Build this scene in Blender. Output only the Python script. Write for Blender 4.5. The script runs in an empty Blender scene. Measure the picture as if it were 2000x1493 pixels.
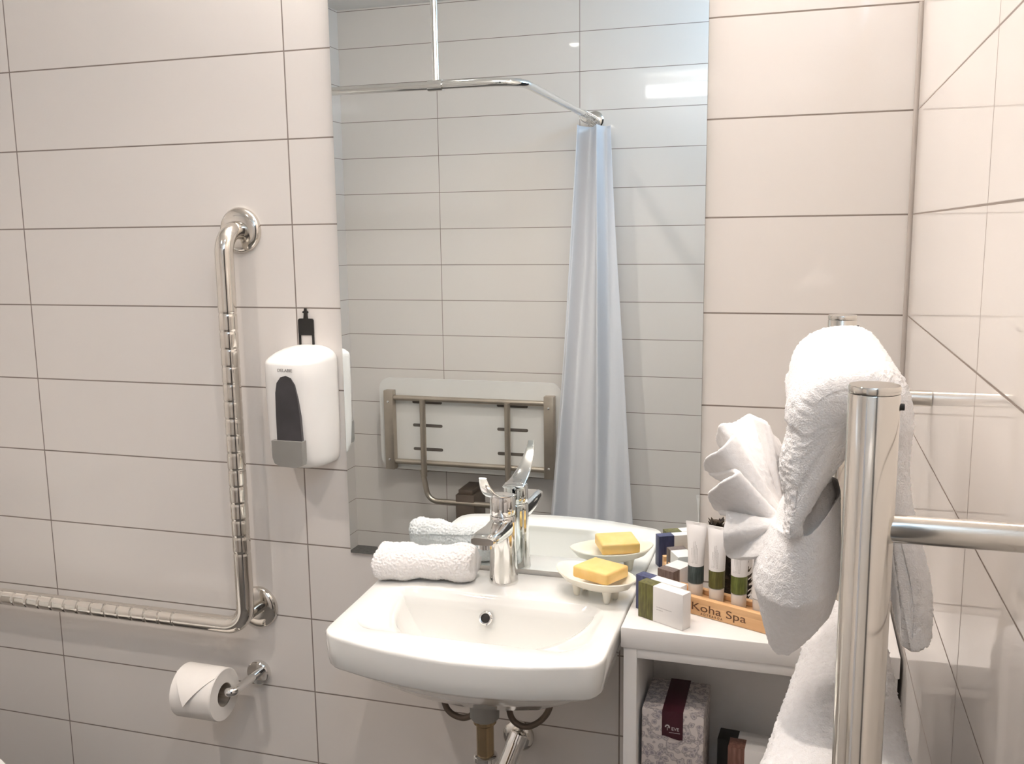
import bpy, bmesh, math, random
from mathutils import Vector, Matrix, noise
random.seed(7)
PI = math.pi
C = bpy.context.scene.collection
S = bpy.context.scene

# ------------------------------------------------------------------ camera
cam = bpy.data.cameras.new('camera')
cam.sensor_fit = 'HORIZONTAL'; cam.sensor_width = 36.0
cam.lens = 1835.865 * 36.0 / 2000.0
cam.clip_start = 0.01
co = bpy.data.objects.new('camera', cam); C.objects.link(co)
R = ((0.95625488, 0.29225057, -0.01289213), (0.03375408, -0.15400618, -0.98749317), (-0.29058091, 0.94386, -0.15713381))
M = Matrix(((R[0][0], -R[1][0], -R[2][0], -0.15453), (R[0][1], -R[1][1], -R[2][1], -1.52644), (R[0][2], -R[1][2], -R[2][2], 1.40158), (0, 0, 0, 1)))
co.matrix_world = M
S.camera = co

# ------------------------------------------------------------------ world, exposure
w = bpy.data.worlds.new('world'); S.world = w; w.use_nodes = True
w.node_tree.nodes['Background'].inputs[0].default_value = (0.8, 0.9, 1.0, 1)
w.node_tree.nodes['Background'].inputs[1].default_value = 0.6
S.view_settings.view_transform = 'Standard'; S.view_settings.look = 'None'
S.view_settings.gamma = 1.0; S.view_settings.use_curve_mapping = False
S.view_settings.exposure = -0.08
BATTEN = 36.0
SPOT_W = 5.8
SPREAD = 128        # degrees, beam of the downlights
FILL_GLOW = 14.0  # strength of the added bluish glow above the door

def area(name, loc, rot, sx, sy, watts, col, spread=180):
    l = bpy.data.lights.new(name, 'AREA'); l.shape = 'RECTANGLE'; l.size = sx; l.size_y = sy
    l.energy = watts; l.color = col; l.spread = math.radians(spread)
    o = bpy.data.objects.new(name, l); C.objects.link(o); o.location = loc; o.rotation_euler = rot
    return o
def disk(name, loc, r, watts, col):
    l = bpy.data.lights.new(name, 'AREA'); l.shape = 'DISK'; l.size = r * 2; l.energy = watts; l.color = col; l.spread = math.radians(SPREAD)
    o = bpy.data.objects.new(name, l); C.objects.link(o); o.location = loc
    return o
disk('downlight_lamp', (-1.27, -1.21, 2.308), 0.020, SPOT_W, (1.0, 0.90, 0.82))
disk('downlight_lamp', (-0.42, -0.86, 2.308), 0.020, SPOT_W * 0.6, (1.0, 0.90, 0.82))  # second downlight, added and unseen

RW, LW, BW, CE = 0.0, -2.05, -2.222, 2.328
ZR = 11.47 * 0.15

# ------------------------------------------------------------------ materials
def mat(name, col, rough=0.5, metal=0.0, **k):
    m = bpy.data.materials.new(name); m.use_nodes = True
    b = m.node_tree.nodes['Principled BSDF']
    b.inputs['Base Color'].default_value = (*col, 1); b.inputs['Roughness'].default_value = rough
    b.inputs['Metallic'].default_value = metal
    for a, v in k.items(): b.inputs[a].default_value = v
    return m
def N(m, t, **k):
    n = m.node_tree.nodes.new(t)
    for a, v in k.items(): setattr(n, a, v)
    return n
def LK(m, a, b): m.node_tree.links.new(a, b)
def bsdf(m): return m.node_tree.nodes['Principled BSDF']
def noisy(m, c1, c2, scale, detail=3, bump=0.0, bscale=None, dist=0.001):
    """procedural colour variation and bump"""
    g = N(m, 'ShaderNodeTexCoord'); n = N(m, 'ShaderNodeTexNoise'); n.inputs['Scale'].default_value = scale; n.inputs['Detail'].default_value = detail
    LK(m, g.outputs['Object'], n.inputs['Vector'])
    r = N(m, 'ShaderNodeValToRGB'); r.color_ramp.elements[0].color = (*c1, 1); r.color_ramp.elements[1].color = (*c2, 1)
    r.color_ramp.elements[0].position = 0.35; r.color_ramp.elements[1].position = 0.65
    LK(m, n.outputs['Fac'], r.inputs['Fac']); LK(m, r.outputs['Color'], bsdf(m).inputs['Base Color'])
    if bump:
        n2 = N(m, 'ShaderNodeTexNoise'); n2.inputs['Scale'].default_value = bscale or scale; n2.inputs['Detail'].default_value = 2
        LK(m, g.outputs['Object'], n2.inputs['Vector'])
        b = N(m, 'ShaderNodeBump'); b.inputs['Strength'].default_value = bump; b.inputs['Distance'].default_value = dist
        LK(m, n2.outputs['Fac'], b.inputs['Height']); LK(m, b.outputs['Normal'], bsdf(m).inputs['Normal'])
    return m
def tile(name, axis, u0, uw=0.6, z0=ZR, zh=0.15, col=(0.815, 0.765, 0.715), gw=0.0025):
    m = mat(name, col, 0.035)
    g = N(m, 'ShaderNodeNewGeometry'); sx = N(m, 'ShaderNodeSeparateXYZ'); LK(m, g.outputs['Position'], sx.inputs[0])
    def line(sock, off, per):
        a = N(m, 'ShaderNodeMath', operation='SUBTRACT'); LK(m, sock, a.inputs[0]); a.inputs[1].default_value = off - per * 40.5
        f = N(m, 'ShaderNodeMath', operation='MODULO'); LK(m, a.outputs[0], f.inputs[0]); f.inputs[1].default_value = per
        s = N(m, 'ShaderNodeMath', operation='SUBTRACT'); LK(m, f.outputs[0], s.inputs[0]); s.inputs[1].default_value = per / 2
        ab = N(m, 'ShaderNodeMath', operation='ABSOLUTE'); LK(m, s.outputs[0], ab.inputs[0])
        mr = N(m, 'ShaderNodeMapRange'); LK(m, ab.outputs[0], mr.inputs['Value'])
        mr.inputs['From Min'].default_value = gw * 0.35; mr.inputs['From Max'].default_value = gw * 0.65
        mr.inputs['To Min'].default_value = 1.0; mr.inputs['To Max'].default_value = 0.0
        return mr.outputs[0]
    a = line(sx.outputs['XYZ'.index(axis)], u0, uw); b = line(sx.outputs['Z'], z0, zh)
    mx = N(m, 'ShaderNodeMath', operation='MAXIMUM'); LK(m, a, mx.inputs[0]); LK(m, b, mx.inputs[1])
    # faint mottling of the glaze
    n = N(m, 'ShaderNodeTexNoise'); n.inputs['Scale'].default_value = 3.0; LK(m, g.outputs['Position'], n.inputs['Vector'])
    c0 = N(m, 'ShaderNodeMix', data_type='RGBA'); LK(m, n.outputs['Fac'], c0.inputs[0])
    c0.inputs[6].default_value = (*col, 1); c0.inputs[7].default_value = (col[0] * .97, col[1] * .975, col[2] * .985, 1)
    c = N(m, 'ShaderNodeMix', data_type='RGBA'); LK(m, mx.outputs[0], c.inputs[0]); LK(m, c0.outputs[2], c.inputs[6])
    c.inputs[7].default_value = (0.25, 0.205, 0.175, 1); LK(m, c.outputs[2], bsdf(m).inputs['Base Color'])
    r = N(m, 'ShaderNodeMapRange'); LK(m, mx.outputs[0], r.inputs['Value']); r.inputs['To Min'].default_value = 0.035; r.inputs['To Max'].default_value = 0.7
    LK(m, r.outputs[0], bsdf(m).inputs['Roughness'])
    bp = N(m, 'ShaderNodeBump', invert=True); bp.inputs['Strength'].default_value = 0.3; bp.inputs['Distance'].default_value = 0.0006
    LK(m, mx.outputs[0], bp.inputs['Height']); LK(m, bp.outputs[0], bsdf(m).inputs['Normal'])
    return m
def emis(name, col, s):
    m = mat(name, (0.8, 0.8, 0.8), 0.5); bsdf(m).inputs['Emission Color'].default_value = (*col, 1); bsdf(m).inputs['Emission Strength'].default_value = s
    return m

m_chrome = noisy(mat('chrome', (0.80, 0.79, 0.77), 0.06, 1.0), (0.79, 0.78, 0.76), (0.82, 0.81, 0.79), 6)
m_steel = noisy(mat('polished_steel', (0.72, 0.69, 0.64), 0.1, 1.0), (0.70, 0.67, 0.62), (0.75, 0.72, 0.67), 8)
m_satin = noisy(mat('satin_steel', (0.5, 0.44, 0.37), 0.36, 0.9), (0.48, 0.42, 0.35), (0.54, 0.48, 0.4), 12)
m_bronze = noisy(mat('dull_brown_metal', (0.16, 0.125, 0.10), 0.45, 0.5), (0.15, 0.115, 0.09), (0.18, 0.14, 0.11), 10)
m_brass = noisy(mat('tarnished_brass', (0.46, 0.34, 0.2), 0.25, 1.0), (0.42, 0.31, 0.18), (0.5, 0.38, 0.24), 20)
m_ceramic = noisy(mat('white_ceramic', (0.88, 0.87, 0.83), 0.06, 0, **{'Coat Weight': 0.4}), (0.83, 0.82, 0.785), (0.85, 0.84, 0.80), 4)
m_dish = noisy(mat('cream_ceramic', (0.86, 0.78, 0.60), 0.3), (0.88, 0.83, 0.70), (0.90, 0.85, 0.74), 30)
m_soap = noisy(mat('yellow_soap', (0.9, 0.6, 0.2), 0.45, 0, **{'Subsurface Weight': 0.25, 'Subsurface Radius': (0.01, 0.006, 0.002)}), (0.88, 0.58, 0.19), (0.92, 0.64, 0.25), 40, bump=0.2, bscale=120)
m_plastic = noisy(mat('white_plastic', (0.84, 0.82, 0.79), 0.25), (0.84, 0.82, 0.79), (0.86, 0.84, 0.81), 5)
m_window = noisy(mat('dark_window_plastic', (0.05, 0.047, 0.05), 0.3), (0.045, 0.042, 0.045), (0.06, 0.056, 0.06), 20)
m_grey = noisy(mat('grey_plastic', (0.27, 0.26, 0.24), 0.35), (0.26, 0.25, 0.23), (0.29, 0.28, 0.26), 15)
m_black = noisy(mat('black_plastic', (0.012, 0.011, 0.01), 0.5), (0.01, 0.009, 0.008), (0.018, 0.016, 0.014), 15)
m_print = noisy(mat('grey_print', (0.22, 0.2, 0.19), 0.6), (0.2, 0.18, 0.17), (0.26, 0.24, 0.22), 50)
m_faint = noisy(mat('faint_print', (0.55, 0.52, 0.5), 0.6), (0.52, 0.49, 0.47), (0.58, 0.55, 0.52), 50)
m_burn = noisy(mat('burnt_brown_print', (0.12, 0.045, 0.02), 0.7), (0.1, 0.04, 0.018), (0.16, 0.07, 0.03), 60)
m_whiteprint = noisy(mat('pale_print', (0.6, 0.55, 0.55), 0.6), (0.5, 0.45, 0.45), (0.65, 0.6, 0.6), 80)
m_board = noisy(mat('white_laminate', (0.82, 0.79, 0.76), 0.3), (0.82, 0.79, 0.76), (0.84, 0.81, 0.78), 6)
m_paper = noisy(mat('white_paper', (0.86, 0.82, 0.77), 0.9), (0.86, 0.82, 0.77), (0.88, 0.84, 0.79), 30, bump=0.1, bscale=300, dist=0.0004)
m_card = noisy(mat('white_card', (0.85, 0.82, 0.79), 0.6), (0.84, 0.81, 0.78), (0.86, 0.83, 0.8), 30)
m_kraft = noisy(mat('core_card', (0.42, 0.36, 0.3), 0.9), (0.4, 0.34, 0.28), (0.46, 0.4, 0.33), 60)
m_silicone = noisy(mat('grey_silicone', (0.42, 0.37, 0.33), 0.5), (0.4, 0.35, 0.31), (0.45, 0.4, 0.36), 10)
m_ceil = noisy(mat('ceiling_paint', (0.86, 0.82, 0.78), 0.9), (0.92, 0.90, 0.87), (0.94, 0.92, 0.89), 4)
m_floor = noisy(mat('charcoal_floor', (0.045, 0.042, 0.04), 0.45), (0.10, 0.095, 0.09), (0.15, 0.14, 0.13), 60, bump=0.2, bscale=200)
m_terry = noisy(mat('white_terry', (0.87, 0.84, 0.82), 0.95, 0, **{'Sheen Weight': 0.3, 'Sheen Roughness': 0.5}), (0.86, 0.83, 0.81), (0.89, 0.865, 0.85), 200, bump=0.7, bscale=700, dist=0.0015)
m_cotton = noisy(mat('white_cotton', (0.87, 0.84, 0.82), 0.9, 0, **{'Sheen Weight': 0.2}), (0.86, 0.83, 0.81), (0.88, 0.855, 0.835), 200, bump=0.4, bscale=900, dist=0.0007)
m_blade = noisy(mat('white_seat_plastic', (0.8, 0.78, 0.74), 0.35), (0.8, 0.78, 0.74), (0.82, 0.8, 0.76), 8)
m_slot = noisy(mat('painted_slot_shade', (0.13, 0.11, 0.09), 0.7), (0.12, 0.1, 0.085), (0.15, 0.13, 0.11), 20)
m_tube = noisy(mat('satin_white_tube', (0.82, 0.79, 0.77), 0.4), (0.82, 0.79, 0.77), (0.84, 0.81, 0.79), 30)
m_cap = noisy(mat('pearl_cap', (0.78, 0.74, 0.69), 0.3), (0.77, 0.73, 0.68), (0.8, 0.76, 0.71), 30)
m_leaf = noisy(mat('dried_dark_leaf', (0.03, 0.02, 0.012), 0.8), (0.016, 0.01, 0.007), (0.06, 0.04, 0.02), 60, bump=0.5, bscale=200)
def streaky(name, a, b):
    m = mat(name, a, 0.5)
    g = N(m, 'ShaderNodeTexCoord'); mp = N(m, 'ShaderNodeMapping'); mp.inputs['Scale'].default_value = (260, 260, 40)
    LK(m, g.outputs['Object'], mp.inputs[0]); n = N(m, 'ShaderNodeTexNoise'); n.inputs['Scale'].default_value = 1; LK(m, mp.outputs[0], n.inputs['Vector'])
    r = N(m, 'ShaderNodeValToRGB'); r.color_ramp.elements[0].color = (*a, 1); r.color_ramp.elements[1].color = (*b, 1)
    r.color_ramp.elements[0].position = 0.35; r.color_ramp.elements[1].position = 0.7
    LK(m, n.outputs['Fac'], r.inputs[0]); LK(m, r.outputs[0], bsdf(m).inputs['Base Color']); return m
m_olive = streaky('olive_leaf_print', (0.075, 0.068, 0.015), (0.16, 0.15, 0.035))
m_olive2 = streaky('green_leaf_print', (0.08, 0.1, 0.018), (0.17, 0.2, 0.04))
m_navy = streaky('navy_leaf_print', (0.035, 0.04, 0.1), (0.07, 0.08, 0.18))
m_teal = streaky('slate_leaf_print', (0.03, 0.045, 0.045), (0.09, 0.115, 0.11))
m_brownp = streaky('brown_leaf_print', (0.13, 0.09, 0.075), (0.2, 0.15, 0.13))
m_rust = streaky('rust_leaf_print', (0.16, 0.07, 0.05), (0.26, 0.13, 0.1))
m_maroon = noisy(mat('maroon_ribbon', (0.05, 0.006, 0.014), 0.5), (0.045, 0.005, 0.012), (0.06, 0.008, 0.018), 30)
m_door = noisy(mat('added_dark_door', (0.03, 0.03, 0.035), 0.4), (0.028, 0.028, 0.033), (0.04, 0.04, 0.045), 6)
def wood():
    m = mat('pale_wood', (0.75, 0.45, 0.22), 0.5)
    g = N(m, 'ShaderNodeTexCoord'); mp = N(m, 'ShaderNodeMapping'); mp.inputs['Scale'].default_value = (8, 90, 90)
    LK(m, g.outputs['Object'], mp.inputs[0]); n = N(m, 'ShaderNodeTexNoise'); n.inputs['Scale'].default_value = 1.5; n.inputs['Detail'].default_value = 5; LK(m, mp.outputs[0], n.inputs['Vector'])
    r = N(m, 'ShaderNodeValToRGB'); r.color_ramp.elements[0].color = (0.62, 0.34, 0.15, 1); r.color_ramp.elements[1].color = (0.82, 0.52, 0.27, 1)
    LK(m, n.outputs['Fac'], r.inputs[0]); LK(m, r.outputs[0], bsdf(m).inputs['Base Color']); return m
m_wood = wood()
def damask():
    m = mat('damask_paper', (0.5, 0.45, 0.45), 0.6)
    g = N(m, 'ShaderNodeTexCoord'); mp = N(m, 'ShaderNodeMapping'); mp.inputs['Scale'].default_value = (85, 85, 85); LK(m, g.outputs['Object'], mp.inputs[0])
    n = N(m, 'ShaderNodeTexNoise'); n.inputs['Scale'].default_value = 2.0; LK(m, mp.outputs[0], n.inputs['Vector'])
    mm = N(m, 'ShaderNodeMix', data_type='RGBA'); mm.inputs[0].default_value = 0.3; LK(m, mp.outputs[0], mm.inputs[6]); LK(m, n.outputs['Color'], mm.inputs[7])
    v = N(m, 'ShaderNodeTexVoronoi', feature='SMOOTH_F1'); v.inputs['Scale'].default_value = 2.2; LK(m, mm.outputs[2], v.inputs['Vector'])
    r = N(m, 'ShaderNodeValToRGB'); e = r.color_ramp.elements
    e[0].position = 0.18; e[0].color = (0.30, 0.27, 0.29, 1); e[1].position = 0.5; e[1].color = (0.66, 0.6, 0.57, 1)
    x = e.new(0.32); x.color = (0.6, 0.54, 0.53, 1); y = e.new(0.4); y.color = (0.3, 0.27, 0.27, 1)
    LK(m, v.outputs['Distance'], r.inputs[0]); LK(m, r.outputs[0], bsdf(m).inputs['Base Color']); return m
m_damask = damask()
m_mirror = mat('mirror_silver', (0.92, 0.975, 0.985), 0.0, 1.0)
m_glassedge = mat('mirror_glass_edge', (0.30, 0.36, 0.34), 0.15)
m_batten = emis('batten_glow', (1.0, 0.925, 0.88), BATTEN)
m_lens = emis('downlight_glow', (1.0, 0.9, 0.8), 90.0)
m_fillglow = emis('blue_fill_glow', (0.5, 0.74, 1.0), FILL_GLOW)  # bluish glow of the added pane behind the camera
def curtain_mat():
    m = mat('pale_blue_curtain', (0.93, 0.93, 0.95), 0.6)
    nt = m.node_tree; b = bsdf(m); out = nt.nodes['Material Output']
    t = N(m, 'ShaderNodeBsdfTranslucent'); t.inputs[0].default_value = (0.93, 0.94, 0.97, 1)
    x = N(m, 'ShaderNodeMixShader'); x.inputs[0].default_value = 0.35; LK(m, b.outputs[0], x.inputs[1]); LK(m, t.outputs[0], x.inputs[2]); LK(m, x.outputs[0], out.inputs[0])
    return m
m_curtain = curtain_mat()

# ------------------------------------------------------------------ mesh helpers
def rootloc(o):
    p = Vector((0, 0, 0))
    while o is not None: p = p + o.location; o = o.parent
    return p
def tag(o, label=None, cat=None, group=None, kind=None):
    if label: o['label'] = label
    if cat: o['category'] = cat
    if group: o['group'] = group
    if kind: o['kind'] = kind
    return o
def thing(name, label, cat, loc, group=None, rz=0):
    o = bpy.data.objects.new(name, None); C.objects.link(o); o.location = loc; o.rotation_euler = (0, 0, rz)
    o.empty_display_size = 0.02
    return tag(o, label, cat, group)
def obj(name, bm, m, parent=None, smooth=True, label=None, cat=None, group=None, kind=None, local=False, angle=40):
    """link a bmesh built in world coordinates (or local ones) as one mesh object"""
    bmesh.ops.recalc_face_normals(bm, faces=bm.faces)
    me = bpy.data.meshes.new(name)
    if parent is not None: off = Vector((0, 0, 0)) if local else -rootloc(parent)
    else:
        xs = [v.co.x for v in bm.verts]; ys = [v.co.y for v in bm.verts]; zs = [v.co.z for v in bm.verts]
        off = -Vector(((min(xs) + max(xs)) / 2, (min(ys) + max(ys)) / 2, min(zs)))
    bmesh.ops.translate(bm, verts=bm.verts, vec=off)
    for f in bm.faces: f.smooth = smooth
    if smooth:
        ca = math.radians(angle)
        for e in bm.edges:
            if len(e.link_faces) == 2 and e.calc_face_angle(0) > ca: e.smooth = False
    bm.to_mesh(me); bm.free()
    for x in (m if isinstance(m, (list, tuple)) else [m]): me.materials.append(x)
    o = bpy.data.objects.new(name, me); C.objects.link(o)
    if parent is not None: o.parent = parent
    else: o.location = -off
    return tag(o, label, cat, group, kind)
def BM(): return bmesh.new()
def box(bm, x0, x1, y0, y1, z0, z1, bev=0.0, seg=2, mi=0):
    vs = [bm.verts.new((x, y, z)) for x in (x0, x1) for y in (y0, y1) for z in (z0, z1)]
    fs = [bm.faces.new([vs[i] for i in q]) for q in ((0, 1, 3, 2), (4, 6, 7, 5), (0, 4, 5, 1), (2, 3, 7, 6), (0, 2, 6, 4), (1, 5, 7, 3))]
    for f in fs: f.material_index = mi
    if bev:
        es = list({e for f in fs for e in f.edges})
        r = bmesh.ops.bevel(bm, geom=es, offset=bev, segments=seg, affect='EDGES', profile=0.5, clamp_overlap=True)
    return bm
def frames(pts):
    n = len(pts); T = []
    for i in range(n):
        a = pts[max(0, i - 1)]; b = pts[min(n - 1, i + 1)]; T.append((b - a).normalized())
    up = Vector((0, 0, 1)) if abs(T[0].z) < 0.9 else Vector((1, 0, 0))
    Nn = (up - T[0] * up.dot(T[0])).normalized(); out = []
    for i in range(n):
        if i: Nn = (Nn - T[i] * Nn.dot(T[i])); Nn.normalize()
        out.append((T[i], Nn.copy(), T[i].cross(Nn)))
    return out
def rings(bm, loops, cap0=True, cap1=True, closed=True, mi=0):
    vv = [[bm.verts.new(p) for p in l] for l in loops]; n = len(vv[0])
    for a, b in zip(vv, vv[1:]):
        for i in range(n if closed else n - 1):
            j = (i + 1) % n
            f = bm.faces.new((a[i], a[j], b[j], b[i])); f.material_index = mi
    if cap0: bm.faces.new(vv[0][::-1]).material_index = mi
    if cap1: bm.faces.new(vv[-1]).material_index = mi
    return vv
def tube(bm, pts, r, seg=20, cap=True, sy=1.0):
    pts = [Vector(p) for p in pts]; fr = frames(pts); n = len(pts)
    rr = r if callable(r) else (lambda i: r if not isinstance(r, (list, tuple)) else r[i])
    loops = []
    for i, (p, (t, a, b)) in enumerate(zip(pts, fr)):
        q = rr(i); loops.append([p + a * (q * math.cos(2 * PI * k / seg)) + b * (q * sy * math.sin(2 * PI * k / seg)) for k in range(seg)])
    rings(bm, loops, cap, cap); return bm
def arc_path(ps, rad, seg=10):
    """polyline with rounded corners"""
    ps = [Vector(p) for p in ps]; out = [ps[0]]
    for i in range(1, len(ps) - 1):
        a, b, c = ps[i - 1], ps[i], ps[i + 1]; u = (a - b).normalized(); v = (c - b).normalized()
        ang = u.angle(v); d = min(rad / math.tan(ang / 2), (a - b).length * .98, (c - b).length * .98)
        r = d * math.tan(ang / 2)
        p0 = b + u * d; p1 = b + v * d; cen = b + (u + v).normalized() * (r / math.sin(ang / 2))
        e0 = p0 - cen; e1 = p1 - cen; th = e0.angle(e1); ax = e0.cross(e1).normalized()
        for k in range(seg + 1): out.append(cen + Matrix.Rotation(th * k / seg, 3, ax) @ e0)
    out.append(ps[-1]); return out
def resample(pts, step):
    out = [pts[0]]
    for a, b in zip(pts, pts[1:]):
        n = max(1, int((b - a).length / step))
        for k in range(1, n + 1): out.append(a.lerp(b, k / n))
    return out
def lathe(bm, prof, cen, axis='Z', seg=36, cap0=True, cap1=True):
    """prof = [(radius, height)]"""
    cen = Vector(cen)
    if isinstance(axis, str): ax = {'X': Vector((1, 0, 0)), 'Y': Vector((0, 1, 0)), 'Z': Vector((0, 0, 1))}[axis]
    else: ax = Vector(axis).normalized()
    a = Vector((1, 0, 0)) if abs(ax.x) < 0.9 else Vector((0, 1, 0))
    a = (a - ax * a.dot(ax)).normalized(); b = ax.cross(a)
    rings(bm, [[cen + ax * h + a * (r * math.cos(2 * PI * k / seg)) + b * (r * math.sin(2 * PI * k / seg)) for k in range(seg)] for r, h in prof], cap0, cap1)
    return bm
def prism(bm, pts2, y0, y1, bev=0.0, plane='XZ', seg=2):
    """extrude a 2-D outline along the third axis"""
    f = {'XZ': lambda a, b, c: (a, c, b), 'XY': lambda a, b, c: (a, b, c), 'YZ': lambda a, b, c: (c, a, b)}[plane]
    vv = rings(bm, [[f(a, b, y0) for a, b in pts2], [f(a, b, y1) for a, b in pts2]])
    if bev:
        es = [e for e in bm.edges if len(e.link_faces) == 2 and e.calc_face_angle(0) > 0.6]
        bmesh.ops.bevel(bm, geom=es, offset=bev, segments=seg, affect='EDGES', profile=0.5, clamp_overlap=True)
    return bm
def rrect(x0, x1, z0, z1, r, seg=6):
    out = []
    for cx, cz, a0 in ((x1 - r, z1 - r, 0), (x0 + r, z1 - r, 90), (x0 + r, z0 + r, 180), (x1 - r, z0 + r, 270)):
        for k in range(seg + 1):
            a = math.radians(a0 + 90 * k / seg); out.append((cx + r * math.cos(a), cz + r * math.sin(a)))
    return out
def catmull(pts, n=8, closed=False):
    pts = [Vector(p) for p in pts]; out = []; L = len(pts)
    rng = range(L) if closed else range(L - 1)
    for i in rng:
        g = (lambda k: pts[k % L]) if closed else (lambda k: pts[min(max(k, 0), L - 1)])
        p0, p1, p2, p3 = g(i - 1), g(i), g(i + 1), g(i + 2)
        for k in range(n):
            t = k / n
            out.append(0.5 * ((2 * p1) + (p2 - p0) * t + (2 * p0 - 5 * p1 + 4 * p2 - p3) * t * t + (3 * p1 - p0 - 3 * p2 + p3) * t ** 3))
    if not closed: out.append(pts[-1])
    return out
def text_bm(s, size, depth=0.0004, align='CENTER', spacing=1.0):
    cu = bpy.data.curves.new('t', 'FONT'); cu.body = s; cu.size = size; cu.extrude = depth; cu.align_x = align; cu.space_character = spacing
    o = bpy.data.objects.new('t', cu); C.objects.link(o)
    bpy.context.view_layer.update()
    me = bpy.data.meshes.new_from_object(o.evaluated_get(bpy.context.evaluated_depsgraph_get()))
    bm = bmesh.new(); bm.from_mesh(me)
    bpy.data.objects.remove(o); bpy.data.curves.remove(cu); bpy.data.meshes.remove(me)
    return bm
def place(bm, mtx): bmesh.ops.transform(bm, matrix=mtx, verts=bm.verts); return bm
def basis(o, x, y, z):
    x, y, z = Vector(x), Vector(y), Vector(z)
    return Matrix(((x[0], y[0], z[0], o[0]), (x[1], y[1], z[1], o[1]), (x[2], y[2], z[2], o[2]), (0, 0, 0, 1)))
_tx = {}
def fluff(o, strength=0.003, size=0.006, sub=0):
    if sub:
        s = o.modifiers.new('smooth', 'SUBSURF'); s.levels = sub; s.render_levels = sub
    if size not in _tx:
        t = bpy.data.textures.new('terry_loops', 'CLOUDS'); t.noise_scale = size; t.noise_depth = 1; _tx[size] = t
    d = o.modifiers.new('loops', 'DISPLACE'); d.texture = _tx[size]; d.strength = strength; d.mid_level = 0.5
    d.texture_coords = 'LOCAL'
    return o
def smoothstep(a, b, x):
    t = min(1, max(0, (x - a) / (b - a))); return t * t * (3 - 2 * t)

# ------------------------------------------------------------------ room shell
T = 0.1
def struct(name, bm, m, parent=None, smooth=False): return obj(name, bm, m, parent, smooth, kind='structure')
struct('wall_front', box(BM(), LW - T, T, 0, T, -T, CE + T), tile('tile_front', 'X', -1.635))
struct('wall_back', box(BM(), LW - T, T, BW - T, BW, -T, CE + T), tile('tile_back', 'X', -1.6105))
struct('wall_left', box(BM(), LW - T, LW, BW, 0, -T, CE + T), tile('tile_left', 'Y', -0.6))
m_tr = tile('tile_right', 'Y', -0.6)
DY0, DY1, DZ = -2.17, -1.32, 2.05
bm = BM()
box(bm, 0, T, DY1, 0, -T, CE + T); box(bm, 0, T, BW, DY0, -T, CE + T); box(bm, 0, T, DY0, DY1, 2.30, CE + T)
struct('wall_right', bm, m_tr)
struct('floor', box(BM(), LW, 0, BW, 0, -T, 0), m_floor)
struct('ceiling', box(BM(), LW, 0, BW, 0, CE, CE + T), m_ceil)
struct('trim_1', tube(BM(), [(-0.002, -0.002, 0.0), (-0.002, -0.002, 1.72)], 0.0045, 10), m_silicone, smooth=True)
dr_ = struct('added_door_1', box(BM(), 0.03, 0.07, DY0, DY1, 0.005, DZ - .005), m_door)  # unseen door, added so the chrome has something dark to reflect
bm = BM()
for y0_, y1_, z0_, z1_ in ((DY0, DY0 + .03, DZ, 2.30), (DY1 - .03, DY1, DZ, 2.30), (DY0 + .03, DY1 - .03, DZ, DZ + .025), (DY0 + .03, DY1 - .03, 2.28, 2.30)): box(bm, 0.02, 0.08, y0_, y1_, z0_, z1_)
wn_ = struct('added_window_1', bm, m_board)  # unseen window, added to send bluish light into the room
obj('fill_pane', box(BM(), 0.045, 0.052, DY0 + .03, DY1 - .03, DZ + .025, 2.28), m_fillglow, wn_, False)  # glowing pane added as cool fill light
hd = BM(); lathe(hd, [(.026, 0), (.026, -.008), (.01, -.01), (.01, -.04)], (0.03, -2.12, 1.02), 'X', 20); tube(hd, [(-0.012, -2.125, 1.02), (-0.012, -2.01, 1.02)], .009, 14)
obj('door_handle', hd, m_chrome, dr_)

# ------------------------------------------------------------------ wall mirror
bm = box(BM(), -0.942, -0.302, -0.0065, -0.0005, 0.815, 1.915)
bm.faces.ensure_lookup_table()
for f in bm.faces: f.material_index = 0 if f.calc_center_median().y < -0.006 else 1
t = thing('wall_mirror', 'tall frameless rectangular mirror on the tiled wall above the washbasin', 'mirror', (-0.622, -0.003, 0.815))
me = obj('mirror_glass', bm, [m_mirror, m_glassedge], t, False)

# ------------------------------------------------------------------ lights: two seen by reflection, one downlight added unseen
t = thing('wall_light', 'long white batten light high on the wall above the mirror', 'light', (-0.62, 0, 2.205))
obj('housing', box(BM(), -1.10, -0.14, -0.035, -0.0005, 2.20, 2.275, 0.003), m_plastic, t)
obj('diffuser', box(BM(), -1.085, -0.155, -0.125, -0.0355, 2.198, 2.262, 0.006), m_batten, t)
for i, (x, y) in enumerate(((-1.27, -1.21), (-0.42, -0.86))):
    t = thing('ceiling_downlight', ('round recessed downlight in the ceiling near the shower', 'round ceiling downlight added unseen in front of the basin')[i], 'light', (x, y, CE), 'ceiling downlights')
    obj('bezel', lathe(BM(), [(0.027, -0.0005), (0.044, -0.0005), (0.044, -0.004), (0.030, -0.008), (0.027, -0.004)], (x, y, CE), cap0=False, cap1=False), m_plastic, t)
    obj('lens', lathe(BM(), [(0.0255, -0.001), (0.0255, -0.006), (0.022, -0.012), (0.012, -0.016), (0.003, -0.017)], (x, y, CE)), m_lens, t)

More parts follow.
